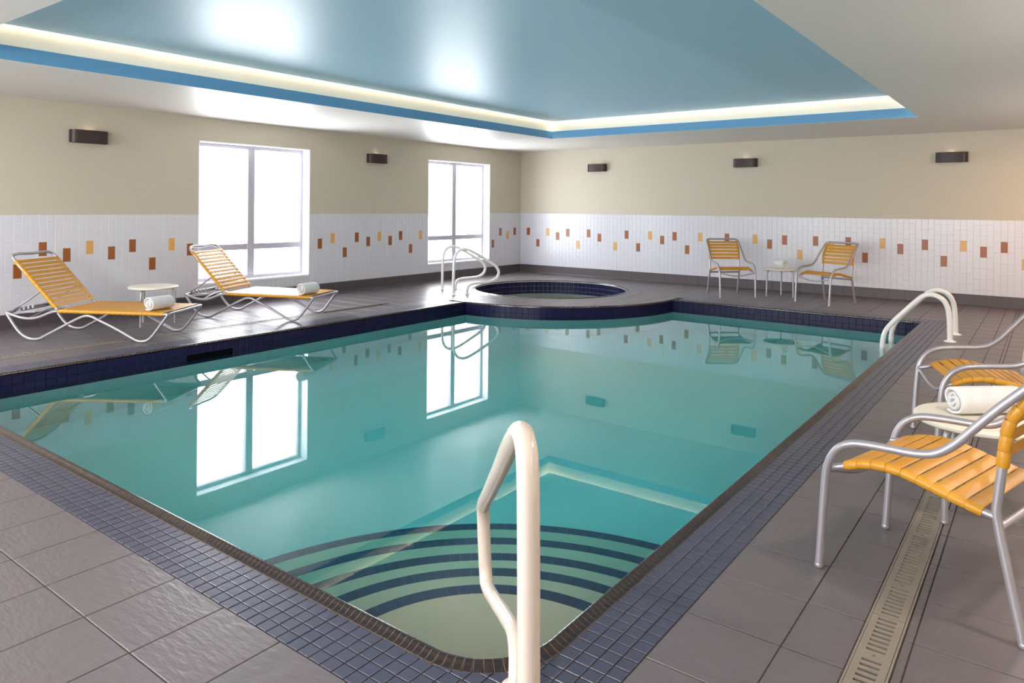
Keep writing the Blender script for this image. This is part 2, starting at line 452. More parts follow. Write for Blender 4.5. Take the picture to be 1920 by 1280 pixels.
PW, PH = 0.0788, 0.1505
def dado(wall, mx, u0, u1, phases, gaps, accents, limit):
    """columns of upright glazed tiles; every other column is dropped half a tile; accents are (u, height class, colour)"""
    acc = {}
    whites = []; cols = []
    for (a, b, ph) in phases:
        k0 = math.floor((a - ph) / PW); k1 = math.ceil((b - ph) / PW)
        for k in range(k0, k1 + 1):
            u = ph + k * PW
            if u + PW / 2 < a + 0.004 or u - PW / 2 > b - 0.004: continue
            cols.append((max(u - PW / 2, a), min(u + PW / 2, b), u, k))
    used = set()
    for (ua, ub, u, k) in cols:
        mine = [x for x in accents if abs(x[0] - u) < PW * 0.5]
        z_ref = mine[0][1] if mine else None
        base = 0.825 if k % 2 == 0 else 0.7505
        if z_ref is not None: base = z_ref
        j0 = math.floor((TB - base) / PH) - 1
        for j in range(j0, j0 + 10):
            zc = base + j * PH; za, zb = max(zc - PH / 2, TB), min(zc + PH / 2, TT)
            if zb - za < 0.012: continue
            col = None
            for x in mine:
                if abs(x[1] - zc) < 0.02: col = x[2]
            for (ga, gb, gz0, gz1) in (gaps if not col else []):
                if ua < gb and ub > ga and za < gz1 and zb > gz0:
                    if ua >= ga - 1e-6 and ub <= gb + 1e-6:
                        if za >= gz0: zb = za
                        else: zb = min(zb, gz0)
                    elif ua < ga: ub = ga
                    else: ua = gb
            if zb - za < 0.012 or ub - ua < 0.006: continue
            e = 0.0007
            whites.append((mx @ Vector(((ua + ub) / 2, (za + zb) / 2, 0)), (ua + e, ub - e, za + e, zb - e, col)))
    colored = [w for w in whites if w[1][4]]; plain = [w for w in whites if not w[1][4]]
    one, rest = split_pieces(plain, limit)
    cache = {}
    for c, (a, b, z0, z1, col) in one + colored:
        w, h = round((b - a) / 2, 4), round((z1 - z0) / 2, 4); key = (w, h, col)
        if key not in cache: cache[key] = Geo().prism(rect(-w, w, -h, h), -0.006, 0.0 if not col else 0.0006, 0.0016).mesh('tile', M[col or 'tile_white'])
        o = link('tile', cache[key], wall, Matrix.Translation(c) @ mx)
    g = Geo()
    for c, (a, b, z0, z1, col) in rest: g.prism(rect(a, b, z0, z1), -0.006, 0.0, 0.0016, mx)
    tag(g.obj('tile', M['tile_white'], wall), kind='stuff')
HI, MID, LO = 0.825, 0.7505, 0.600
R_, S_ = 'tile_rust', 'tile_sand'
AP = 0.2365
accL = [(-8.948, LO, R_), (-8.71, HI, R_), (-8.473, MID, R_), (-8.236, HI, S_), (-8.0, MID, R_), (-7.763, HI, R_), (-7.527, LO, R_), (-7.29, HI, S_), (-7.056, MID, R_),
        (-5.042, MID, R_), (-4.804, HI, S_), (-4.568, LO, R_), (-4.333, HI, R_), (-4.097, MID, R_), (-3.861, HI, S_), (-3.625, MID, R_), (-3.39, HI, R_), (-3.155, LO, R_), (-2.917, HI, S_),
        (-0.903, LO, R_), (-0.667, HI, R_), (-0.43, MID, S_), (-0.195, HI, R_)]
accL += [(-8.948 - AP * i, [MID, HI, LO, HI, MID][i % 5], R_ if i % 3 else S_) for i in range(1, 16)]
zz = [(0.2, HI, R_), (0.441, LO, R_), (0.678, HI, S_), (0.918, MID, R_), (1.156, HI, R_), (1.392, LO, S_), (1.633, HI, R_), (1.87, MID, R_), (2.188, LO, S_), (2.428, HI, R_), (2.666, LO, R_),
      (2.903, HI, S_), (3.141, MID, R_), (3.379, HI, R_), (3.618, LO, R_), (3.857, HI, S_), (4.337, HI, R_), (4.814, HI, S_), (5.051, MID, R_), (5.291, HI, R_), (5.531, LO, S_), (5.77, HI, R_),
      (6.007, MID, S_), (6.246, HI, R_), (6.484, LO, R_), (6.72, HI, S_), (6.958, MID, R_), (7.197, HI, R_), (7.432, LO, R_), (7.672, HI, S_), (7.911, MID, R_), (8.15, HI, R_), (8.387, LO, S_)]
zz += [(8.387 + AP * i, [HI, MID, HI, LO][i % 4], R_ if i % 3 else S_) for i in range(1, 10)]
dado(wall_left, LEFT_M, RY, 0, [(RY, -6.1, -8.71), (-6.1, -1.9, -4.804), (-1.9, -0.0, -0.667)], [(ya, yb, WZ0, WZ1) for ya, yb in WIN], accL, 300)
dado(wall_back, BACK_M, 0, RX, [(0, 2.03, 0.2), (2.03, RX, 2.428)], [], zz, 300)

# ---- baseboards of dark cove tiles
def baseboard(name, mx, u0, u1, label):
    g = Geo(); g.add([mx @ Vector(p) for p in [(u0, -0.004, 0.0), (u1, -0.004, 0.0), (u1, TB, 0.0), (u0, TB, 0.0), (u0, -0.004, 0.005), (u1, -0.004, 0.005), (u1, TB - .002, 0.005), (u0, TB - .002, 0.005)]],
                     [(4, 5, 6, 7), (3, 7, 6, 2), (0, 4, 7, 3), (1, 2, 6, 5)])
    b = tag(g.obj(name, M['grout_dark']), label, 'baseboard', 'structure')
    n = round((u1 - u0) / 0.2095); w = (u1 - u0) / n / 2 - 0.0012
    prof = [(0.0, 0.022), (0.006, 0.014), (0.016, 0.011), (TB - 0.006, 0.0105), (TB - 0.001, 0.008), (TB, 0.003)]     # (height, proud of the wall)
    gg = Geo(); vs = []
    for s in (-w, w):
        vs += [(s, z, d) for z, d in prof] + [(s, TB, 0.002), (s, 0, 0.002)]
    m = len(prof) + 2; fs = [(i, m + i, m + i + 1, i + 1) for i in range(len(prof))] + [tuple(range(m)), tuple(range(2 * m - 1, m - 1, -1))]
    me = gg.add(vs, fs).mesh('tile', M['base_tile'])
    for i in range(n):
        link('tile', me, b, Matrix.Translation(mx @ Vector((u0 + (i + .5) * (u1 - u0) / n, 0, 0))) @ mx)
baseboard('baseboard_left', LEFT_M, RY, -0.011, 'dark grey tile base along the wall with the windows')
baseboard('baseboard_back', BACK_M, 0.011, RX, 'dark grey tile base along the windowless back wall')

# ------------------------------------------------------------------ windows
for n, (ya, yb) in enumerate(WIN):
    w = empty('window_%d' % (n + 1), (0, 0, 0), label=['tall white window nearer the camera, behind the second sun lounger', 'tall white window near the room corner, behind the hot tub rails'][n], category='window', kind='structure')
    xg = -0.19                                            # plane of the glass
    g = Geo(); t = 0.012                                  # white reveal lining
    g.box(-WALL_T, 0.001, ya, ya + t, WZ0, WZ1); g.box(-WALL_T, 0.001, yb - t, yb, WZ0, WZ1); g.box(-WALL_T, 0.001, ya, yb, WZ1 - t, WZ1)
    g.obj('reveal', M['reveal'], w)
    Geo().cbox(-WALL_T, 0.006, ya, yb, WZ0 - 0.004, WZ0 + 0.022, 0.004).obj('sill', M['reveal'], w)
    a, b, z0, z1 = ya + t, yb - t, WZ0 + 0.02, WZ1 - t; fw = 0.045
    g = Geo()
    for (p, q, r_, s_) in [(a, a + fw, z0, z1), (b - fw, b, z0, z1), (a + fw, b - fw, z0, z0 + fw), (a + fw, b - fw, z1 - fw, z1)]: g.cbox(xg - 0.035, xg + 0.035, p, q, r_, s_, 0.004)
    g.obj('frame', M['frame'], w)
    ym = (a + b) / 2 - 0.005; zr = 0.745
    Geo().cbox(xg - 0.035, xg + 0.04, ym - 0.054, ym + 0.054, z0 + fw, z1 - fw, 0.004).obj('mullion', M['frame'], w)
    for (p, q) in [(a + fw, ym - 0.054), (ym + 0.054, b - fw)]:
        Geo().cbox(xg - 0.035, xg + 0.035, p, q, zr - 0.04, zr + 0.04, 0.004).obj('transom', M['frame'], w)
        for (r_, s_) in [(z0 + fw, zr - 0.04), (zr + 0.04, z1 - fw)]:
            Geo().box(xg - 0.004, xg + 0.004, p - .004, q + .004, r_ - .004, s_ + .004).obj('pane', M['pane'], w)

# ------------------------------------------------------------------ ceiling with its lit tray
TX0, TX1, TY0, TY1 = 2.19, 7.42, -10.21, -2.155
ceiling = empty('ceiling', (0, 0, 0), label='white ceiling with a recessed blue tray over the pool', category='ceiling', kind='structure')
ZT = 2.71
g = Geo()
for (a, b, c, d) in [(-0.01, RX + .01, RY - .01, TY0), (-0.01, RX + .01, TY1, 0.01), (-0.01, TX0, TY0, TY1), (TX1, RX + .01, TY0, TY1)]: g.box(a, b, c, d, HC, HC + 0.02)
g.obj('soffit', M['soffit'], ceiling)
sb = 0.045; FZ = 2.549
def frame_ring(x0, x1, y0, y1, th, z0, z1):
    g = Geo()
    g.box(x0 - th, x0, y0 - th, y1 + th, z0, z1); g.box(x1, x1 + th, y0 - th, y1 + th, z0, z1)
    g.box(x0, x1, y0 - th, y0, z0, z1); g.box(x0, x1, y1, y1 + th, z0, z1); return g
frame_ring(TX0 + .002, TX1 - .002, TY0 + .002, TY1 - .002, sb, HC + 0.002, FZ).obj('fascia', M['blue_fascia'], ceiling)
frame_ring(TX0 - sb, TX1 + sb, TY0 - sb, TY1 + sb, 0.02, FZ, 2.83).obj('cove_band', M['cove'], ceiling)
gap = 0.05
Geo().box(TX0 - sb + gap, TX1 + sb - gap, TY0 - sb + gap, TY1 + sb - gap, ZT, ZT + 0.02).obj('tray_panel', M['blue_ceiling'], ceiling)
g = Geo(); g.box(TX0 - sb - .02, TX1 + sb + .02, TY0 - sb - .02, TY1 + sb + .02, 2.83, 2.85); g.obj('slot_lid', M['cove'], ceiling)
for (a, b, c, d) in [(TX0 - sb + .008, TX0 - sb + .026, TY0, TY1), (TX1 + sb - .026, TX1 + sb - .008, TY0, TY1), (TX0, TX1, TY0 - sb + .008, TY0 - sb + .026), (TX0, TX1, TY1 + sb - .026, TY1 + sb - .008)]:
    Geo().box(a, b, c, d, 2.775, 2.785).obj('led_strip', M['led'], ceiling)

# ------------------------------------------------------------------ swimming pool
pool = empty('swimming_pool', (4.8, -6.2, 0), label='large indoor pool with navy waterline tiles and a slate blue mosaic border', category='swimming pool')
def PX(o):                                               # parts of the pool are laid out in room coordinates
    o.matrix_basis = Matrix.Translation((-4.8, 6.2, 0)) @ o.matrix_basis; return o
ZB = -1.32
g = Geo(); n = len(POOL)
for mi, (za, zb) in enumerate([(-0.33, ZB), (-0.004, -0.33)]):
    g.cur = mi
    g.add([(x, y, za) for x, y in POOL] + [(x, y, zb) for x, y in POOL], [(i, n + i, n + (i + 1) % n, (i + 1) % n) for i in range(n)])
PX(g.obj('basin', [M['plaster'], M['grout_navy']], pool))
PX(flat_with_holes(POOL, [], ZB, 'basin_floor', M['plaster'], pool))
# corner steps (quarter rounds) with dark tile noses
SCX, SCY = 7.277, -10.108
for k, r in enumerate([0.675, 0.977, 1.281, 1.606, 1.936]):
    z = -0.30 - 0.19 * k
    a0 = math.acos((X1 + 0.004 - SCX) / r); a1 = PI + math.asin((SCY - Y0 + 0.004) / r)
    poly = arc((SCX, SCY), r - 0.003, a0, a1, 36) + [(X1 + 0.004, Y0 - 0.004)]
    st = PX(Geo().prism(poly, ZB, z, 0.0).obj('step', M['step_plaster'], pool))
    m = round((a1 - a0) * r / 0.0515)
    for i in range(m):
        b0 = a0 + (a1 - a0) * i / m + 0.0003 / r; b1 = a0 + (a1 - a0) * (i + 1) / m - 0.0003 / r
        q = [(SCX + rr * math.cos(t), SCY + rr * math.sin(t)) for rr, t in [(r - 0.064, b0), (r, b0), (r, b1), (r - 0.064, b1)]]
        o = Geo().prism(q, z - 0.058, z + 0.003, 0.0009).obj('nosing_tile', M['nosing'], st)
# waterline tiles
BT = 0.0788
items = []
for row in range(4):
    for (p, t, nn, L) in along_outline(BT):
        items.append(((p.x, p.y, -0.010 - BT * (row + .5)), (p, t, nn, L, row)))
one, rest = split_pieces([it for it in items if it[1][4] < 3], 300)
rest += [it for it in items if it[1][4] >= 3]
def wl_matrix(p, t, nn, z): return Matrix(((-t.x, 0, nn.x, p.x), (-t.y, 0, nn.y, p.y), (0, 1, 0, z), (0, 0, 0, 1)))
cache = {}
SK = (2.25, -8.31, -7.87)
def in_skimmer(it): 
    p, t, nn, L, row = it[1]; return abs(p.x - X0) < 0.01 and SK[1] - .03 < p.y < SK[2] + .03 and row == 1 
for c, (p, t, nn, L, row) in one:
    if in_skimmer((c, (p, t, nn, L, row))): continue
    w = round(L / 2 - 0.001, 4)
    if w not in cache: cache[w] = Geo().prism(rect(-w, w, -BT / 2 + .001, BT / 2 - .001), -0.004, 0.005, 0.0016).mesh('waterline_tile', M['band'])
    PX(link('waterline_tile', cache[w], pool, wl_matrix(p, t, nn, c[2])))
g = Geo()
for c, (p, t, nn, L, row) in rest:
    if in_skimmer((c, (p, t, nn, L, row))): continue
    w = L / 2 - 0.001; g.prism(rect(-w, w, -BT / 2 + .001, BT / 2 - .001), -0.004, 0.005, 0.0016, wl_matrix(p, t, nn, c[2]))
PX(tag(g.obj('waterline_tile', M['band'], pool), kind='stuff'))
g = Geo(); g.box(X0 - .002, X0 + 0.002, SK[1] - .02, SK[2] + .02, -0.168, -0.088)
PX(g.obj('skimmer_opening', M['black'], pool))
# raised rim of narrow glazed pieces
RIM = [(0.0, -0.012), (0.0, 0.006), (0.003, 0.011), (0.009, 0.0135), (0.016, 0.0125), (0.024, 0.008), (0.036, 0.002), (0.0485, 0.0005), (0.0485, -0.006)]
def rim_mesh(g, w, mx=None):
    vs = [(s, y, z) for s in (-w, w) for y, z in RIM]; m = len(RIM)
    if mx is not None: vs = [mx @ Vector(v) for v in vs]
    return g.add(vs, [(i, i + 1, m + i + 1, m + i) for i in range(m - 1)] + [tuple(range(m - 1, -1, -1)), tuple(range(m, 2 * m))])
items = [((p.x - nn.x * .02, p.y - nn.y * .02, 0.01), (p, t, nn, L)) for (p, t, nn, L) in along_outline(0.0262)]
one, rest = split_pieces(items, 300)
def rim_matrix(p, t, nn): return Matrix(((-t.x, -nn.x, 0, p.x), (-t.y, -nn.y, 0, p.y), (0, 0, 1, 0), (0, 0, 0, 1)))
g = Geo()
for c, (p, t, nn, L) in items: rim_mesh(g, L / 2, rim_matrix(p, t, nn) @ Matrix.Translation((0, 0.0007, -0.0013)))
PX(g.obj('rim_bed', M['rim_bed'], pool, 35))
cache = {}
for c, (p, t, nn, L) in one:
    w = round(L / 2 - 0.0014, 4)
    if w not in cache: cache[w] = rim_mesh(Geo(), w).mesh('rim_tile', M['rim'], 35)
    PX(link('rim_tile', cache[w], pool, rim_matrix(p, t, nn)))
g = Geo()
for c, (p, t, nn, L) in rest: rim_mesh(g, L / 2 - 0.0017, rim_matrix(p, t, nn))
PX(tag(g.obj('rim_tile', M['rim'], pool, 35), kind='stuff'))
# mosaic border
mos = []
def mosaic(x0, x1, y0, y1, nx, ny, keep=same):
    dx, dy = (x1 - x0) / nx, (y1 - y0) / ny; e = 0.0021
    for i in range(nx):
        for j in range(ny):
            p = keep(rect(x0 + i * dx + e, x0 + (i + 1) * dx - e, y0 + j * dy + e, y0 + (j + 1) * dy - e))
            if p and len(p) > 2 and area(p) > 0.0002: mos.append(p)
RO = 0.05; P5 = 0.0525
corner = lambda p: outside_circle(p, (X1 - RC, Y0 + RC), RC + RO)
mosaic(ML, MR, MN, Y0 - RO, round((MR - ML) / P5), 4)
mosaic(X1 + RO, MR, Y0 - RO, Y1 + RO, 4, round((Y1 - Y0 + 2 * RO) / P5))
mosaic(X1 - RC + RO, X1 + RO, Y0 - RO, Y0 + RC - RO, 5, 5, corner)
mosaic(ML, X0 - RO, Y0 - RO, BY - .03, 5, round((BY - Y0 + RO) / P5), lambda p: outside_circle(p, SPA, RB - .06))
mosaic(BX + .04, MR, Y1 + RO, MF, round((MR - BX - .04) / P5), 6, lambda p: outside_circle(p, SPA, RB - .01))
items = [((sum(q[0] for q in p) / len(p), sum(q[1] for q in p) / len(p), 0), p) for p in mos]
one, rest = split_pieces(items, 300)
cache = {}
for c, p in one:
    loc = [(round(q[0] - c[0], 4), round(q[1] - c[1], 4)) for q in p]; key = tuple(loc)
    if key not in cache: cache[key] = Geo().prism(loc, -0.008, 0.0, 0.0015).mesh('mosaic_tile', M['mosaic'])
    PX(link('mosaic_tile', cache[key], pool, Matrix.Translation(c)))
g = Geo()
for c, p in rest: g.prism(p, -0.008, 0.0, 0.0015)
PX(tag(g.obj('mosaic_tile', M['mosaic'], pool), kind='stuff'))
water = flat_with_holes(POOL, [], WATER, 'pool_water', M['water'])
tag(water, 'still blue green water filling the large pool', 'water', 'stuff')

# ------------------------------------------------------------------ hot tub in the corner
tub = empty('hot_tub', (SPA[0], SPA[1], 0), label='round sunken hot tub lined with navy tiles in the far corner', category='hot tub')
SW = -0.215; g = Geo(); n = 64
g.lathe([(RS, -0.004), (RS, -0.7)], 64); g.f = [f[::-1] for f in g.f]
for i in range(1): g.add([(RS * math.cos(2 * PI * k / n), RS * math.sin(2 * PI * k / n), -0.7) for k in range(n)], [tuple(range(n))])
g.obj('basin', M['plaster'], tub)
nt_ = 97
for row in range(4):
    for i in range(nt_):
        a = 2 * PI * (i + .5) / nt_; w = PI * RS / nt_ - 0.001
        if row == 3 and i % 2: pass
        if row in (1, 2) and abs((math.degrees(a) - 25 + 180) % 360 - 180) < 5: continue
        mx = Matrix(((math.sin(a), 0, -math.cos(a), RS * math.cos(a)), (-math.cos(a), 0, -math.sin(a), RS * math.sin(a)), (0, 1, 0, -0.01 - BT * (row + .5)), (0, 0, 0, 1)))
        if row < 3:
            if i == 0 and row == 0: tub_tile = Geo().prism(rect(-w, w, -BT / 2 + .001, BT / 2 - .001), -0.004, 0.005, 0.0016).mesh('wall_tile', M['band'])
            link('wall_tile', tub_tile, tub, mx)
g = Geo(); a = math.radians(25)
mx = Matrix(((math.sin(a), 0, -math.cos(a), (RS - .001) * math.cos(a)), (-math.cos(a), 0, -math.sin(a), (RS - .001) * math.sin(a)), (0, 1, 0, -0.168), (0, 0, 0, 1)))
g.prism(rect(-0.11, 0.11, -0.078, 0.078), -0.02, 0.0015, 0, mx); g.obj('skimmer_opening', M['black'], tub)
rim_cache = rim_mesh(Geo(), 0.0262 / 2 - .001).mesh('rim_tile', M['rim'], 35)
nr = round(2 * PI * RS / 0.0265)
for i in range(nr):
    a = 2 * PI * (i + .5) / nr; c, s = math.cos(a), math.sin(a)
    link('rim_tile', rim_cache, tub, Matrix(((-s * -1, c, 0, RS * c), (c * -1, s, 0, RS * s), (0, 0, 1, 0), (0, 0, 0, 1))))
ns = 40
for i in range(ns):
    b0, b1 = 2 * PI * i / ns + 0.0012, 2 * PI * (i + 1) / ns - 0.0012
    r0, r1 = RS + 0.0505, RS + 0.232
    q = [(r0 * math.cos(b0), r0 * math.sin(b0)), (r1 * math.cos(b0), r1 * math.sin(b0)), (r1 * math.cos((b0 + b1) / 2), r1 * math.sin((b0 + b1) / 2)), (r1 * math.cos(b1), r1 * math.sin(b1)), (r0 * math.cos(b1), r0 * math.sin(b1)), (r0 * math.cos((b0 + b1) / 2), r0 * math.sin((b0 + b1) / 2))]
    Geo().prism(q, -0.008, 0.0, 0.0012).obj('coping_tile', M['deck'], tub)
tw = flat_with_holes(arc(SPA, RS, 0, 2 * PI, 64)[:-1], [], SW, 'hot_tub_water', M['spa_water'])
tag(tw, 'pale green water inside the round hot tub', 'water', 'stuff')

# ------------------------------------------------------------------ trench drains
def trench(name, x0, x1, y0, y1, panel, label, full):
    t = empty(name, ((x0 + x1) / 2, (y0 + y1) / 2, 0), label=label, category='floor drain', group='slotted trench drains in the deck')
    hw = (x1 - x0) / 2; hl = (y1 - y0) / 2
    g = Geo(); d = 0.05
    g.add([(-hw, -hl, -.004), (hw, -hl, -.004), (hw, hl, -.004), (-hw, hl, -.004), (-hw, -hl, -d), (hw, -hl, -d), (hw, hl, -d), (-hw, hl, -d)], [(4, 5, 6, 7), (0, 4, 7, 3), (1, 2, 6, 5), (0, 1, 5, 4), (2, 3, 7, 6)])
    g.obj('channel', M['black'], t)
    g = Geo(); g.box(-hw, -hw + 0.006, -hl, hl, -0.02, 0.001); g.box(hw - 0.006, hw, -hl, hl, -0.02, 0.001); g.obj('frame', M['grate'], t)
    w = hw - 0.0075; n = int((y1 - y0) / panel)
    gm = Geo(); ph = panel / 2 - 0.0015
    sl = 16; rows = []
    s0 = 0.021                                          # solid margin at either side of the slots
    gm.box(-w, -w + s0, -ph, ph, -0.006, 0.0015); gm.box(w - s0, w, -ph, ph, -0.006, 0.0015)
    last = -ph
    for (ya, yb) in [(-0.49, -0.268), (-0.232, 0.232), (0.268, 0.49)]:
        cnt = round((yb - ya) / 0.0288); pitch = (yb - ya) / cnt
        for i in range(cnt):
            c = ya + (i + .5) * pitch
            gm.box(-w + s0, w - s0, last, c - 0.0062, -0.006, 0.0015); last = c + 0.0062
    gm.box(-w + s0, w - s0, last, ph, -0.006, 0.0015)
    me = gm.mesh('grate', M['grate'])
    sc_me = Geo().lathe([(0.0, 0.0035), (0.0035, 0.0035), (0.0052, 0.0015)], 10).mesh('screw', M['steel'])
    for i in range(n):
        yc = -hl + panel * (i + .5)
        gr = link('grate', me, t, Matrix.Translation((0, yc, 0)))
        for yy in (-0.25, 0.25):
            link('screw', sc_me, gr, Matrix.Translation((0, yy, 0)))
    return t
trench('trench_drain', *DRAIN_R, 1.0, 'beige slotted drain running beneath the amber chairs nearest the camera', True)
trench('trench_drain', *DRAIN_L, 1.0, 'slotted drain in the deck in front of the two sun loungers', True)

# ------------------------------------------------------------------ straps wrapped round two rails
def strap_geo(g, c, t, nrm, lat, half, r, width, wmid, th=0.0042):
    """one vinyl strap: spans between rails at +-half along lat, wraps both rails of radius r"""
    c, t, nrm, lat = Vector(c), Vector(t).normalized(), Vector(nrm).normalized(), Vector(lat).normalized()
    path = []
    for a in range(200, -1, -25): A = math.radians(a); path.append((-half - (r) * math.sin(A), r * math.cos(A), -math.sin(A), math.cos(A)))
    for q in (-0.93, -0.84, 0.0, 0.84, 0.93): path.append((half * q, r - 0.0012, 0.0, 1.0))
    for a in range(0, 201, 25): A = math.radians(a); path.append((half + r * math.sin(A), r * math.cos(A), math.sin(A), math.cos(A)))
    base = len(g.v); m = 6
    for (x, z, nx, nz) in path:
        k = min(1.0, max(0.0, (abs(x) / half - 0.84) / 0.16)); hw = (wmid + (width - wmid) * k) / 2
        sect = [(-hw, 0.0003), (-hw, th * 0.55), (-hw + 0.006, th), (hw - 0.006, th), (hw, th * 0.55), (hw, 0.0003)]
        for (w, h) in sect:
            g.v.append(tuple(c + lat * (x + nx * h) + nrm * (z + nz * h) + t * w))
    n = len(path)
    for i in range(n - 1):
        for k in range(m):
            q = (k + 1) % m
            g.f.append([base + i * m + k, base + i * m + q, base + (i + 1) * m + q, base + (i + 1) * m + k]); g.mi.append(0)
    g.f.append([base + k for k in range(m)]); g.mi.append(0)
    g.f.append([base + (n - 1) * m + k for k in range(m - 1, -1, -1)]); g.mi.append(0)
    return g

def along(path, s):
    """point and tangent at arc length s of a polyline"""
    for a, b in zip(path[:-1], path[1:]):
        L = (b - a).length
        if s <= L: return a + (b - a) * (s / L), (b - a).normalized()
        s -= L
    return path[-1].copy(), (path[-1] - path[-2]).normalized()
def length(path): return sum((b - a).length for a, b in zip(path[:-1], path[1:]))

def copy_thing(o, name, loc, rz, **kw):
    c = o.copy(); COL.objects.link(c); c.name = name; c.location = loc; c.rotation_euler = (0, 0, rz)
    for k, v in kw.items(): c[k] = v
    for ch in list(o.children):
        d = ch.copy(); COL.objects.link(d); d.parent = c
        for gch in list(ch.children):
            e = gch.copy(); COL.objects.link(e); e.parent = d
    return c

# ------------------------------------------------------------------ strap chairs
def make_chair(**kw):
    t = empty('strap_chair', (0, 0, 0), **kw)
    R = 0.0145
    side = [(.266, 0, 0.004), (.267, .010, .16), (.268, .020, .30), (.269, .027, .367), (.271, .043, .418), (.273, .076, .464), (.274, .125, .492), (.274, .19, .503), (.273, .265, .509),
            (.271, .335, .514), (.269, .392, .528), (.266, .446, .567), (.262, .510, .641), (.258, .573, .715), (.254, .635, .781), (.249, .672, .818), (.236, .690, .835), (.21, .697, .842)]
    full = side + [(0.1, .698, .843), (-0.1, .698, .843)] + mirror_x(side)[::-1]
    Geo().tube(full, R, 12, 4).obj('arm_frame', M['silver'], t, 60)
    rear = [(.240, .640, 0.004), (.236, .597, .20), (.2335, .567, .345), (.233, .561, .385), (.232, .565, .43), (.231, .576, .53), (.230, .584, .61), (.229, .592, .66), (.228, .612, .705), (.227, .636, .74), (.226, .668, .79), (.226, .690, .828)]
    for s in (1, -1):
        Geo().tube([(p[0] * s, p[1], p[2]) for p in rear], R, 12, 4).obj('rear_leg', M['silver'], t, 60)
    rail = [(.262, .026, .372), (.246, .045, .380), (.236, .075, .390), (.235, .10, .400), (.235, .15, .417), (.235, .21, .427), (.235, .27, .426), (.235, .33, .416), (.235, .40, .400), (.235, .47, .385), (.2345, .53, .374), (.234, .562, .370)]
    for s in (1, -1):
        Geo().tube([(p[0] * s, p[1], p[2]) for p in rail], 0.0125, 10, 3).obj('seat_rail', M['silver'], t, 60)
    Geo().tube([(.266, .022, .368), (.225, .028, .362), (.17, .034, .348), (.09, .040, .329), (.0, .042, .322), (-.09, .040, .329), (-.17, .034, .348), (-.225, .028, .362), (-.266, .022, .368)], 0.0095, 10, 4).obj('front_stretcher', M['silver'], t, 60)
    Geo().tube([(.234, .570, .338), (0, .572, .336), (-.234, .570, .338)], 0.0125, 10, 2).obj('rear_stretcher', M['silver'], t, 60)
    sr = smooth_path([(0, p[1], p[2]) for p in rail[2:-1]], 4); L = length(sr); n = 9
    for i in range(n):
        c, tg = along(sr, 0.006 + (L - 0.010) * (i + .5) / n)
        strap_geo(Geo(), c, tg, Vector((0, -tg.z, tg.y)), (1, 0, 0), .235, 0.0128, (L - 0.01) / n - 0.0006, (L - 0.01) / n - 0.005).obj('seat_strap', M['strap'], t, 50)
    br = smooth_path([(0, p[1], p[2]) for p in rear[5:]], 4); L = length(br); n = 6
    for i in range(n):
        c, tg = along(br, 0.0 + (L - 0.022) * (i + .5) / n)
        strap_geo(Geo(), c, tg, Vector((0, -tg.z, tg.y)), (1, 0, 0), .2285, 0.0148, (L - 0.022) / n - 0.0006, (L - 0.022) / n - 0.012).obj('back_strap', M['strap'], t, 50)
    for (x, y) in [(.266, 0), (-.266, 0), (.240, .640), (-.240, .640)]:
        Geo().lathe([(0.0, 0.0), (0.013, 0.0), (0.0158, 0.003), (0.0158, 0.014), (0.0148, 0.016)], 12, (x, y, 0)).obj('foot_cap', M['silver'], t, 60)
    return t
def back_rot(b): return math.atan2(-b[0], b[1])
CG = 'amber strap armchairs around the pool'
chair = make_chair(label='nearest amber strap armchair, standing over the slotted drain', category='chair', group=CG)
chair.location = (8.078, -8.781, 0); chair.rotation_euler = (0, 0, back_rot((.966, -.259)))
copy_thing(chair, 'strap_chair', (8.115, -7.15, 0), back_rot((.944, .33)), label='amber strap armchair partly hidden behind the cream table with the big towel roll', category='chair', group=CG)
copy_thing(chair, 'strap_chair', (4.991, -1.353, 0), back_rot((-.652, .759)), label='amber strap armchair by the back wall, between hot tub and small table', category='chair', group=CG)
copy_thing(chair, 'strap_chair', (6.03, -1.345, 0), back_rot((.36, .933)), label='amber strap armchair by the back wall, between small table and pool ladder', category='chair', group=CG)

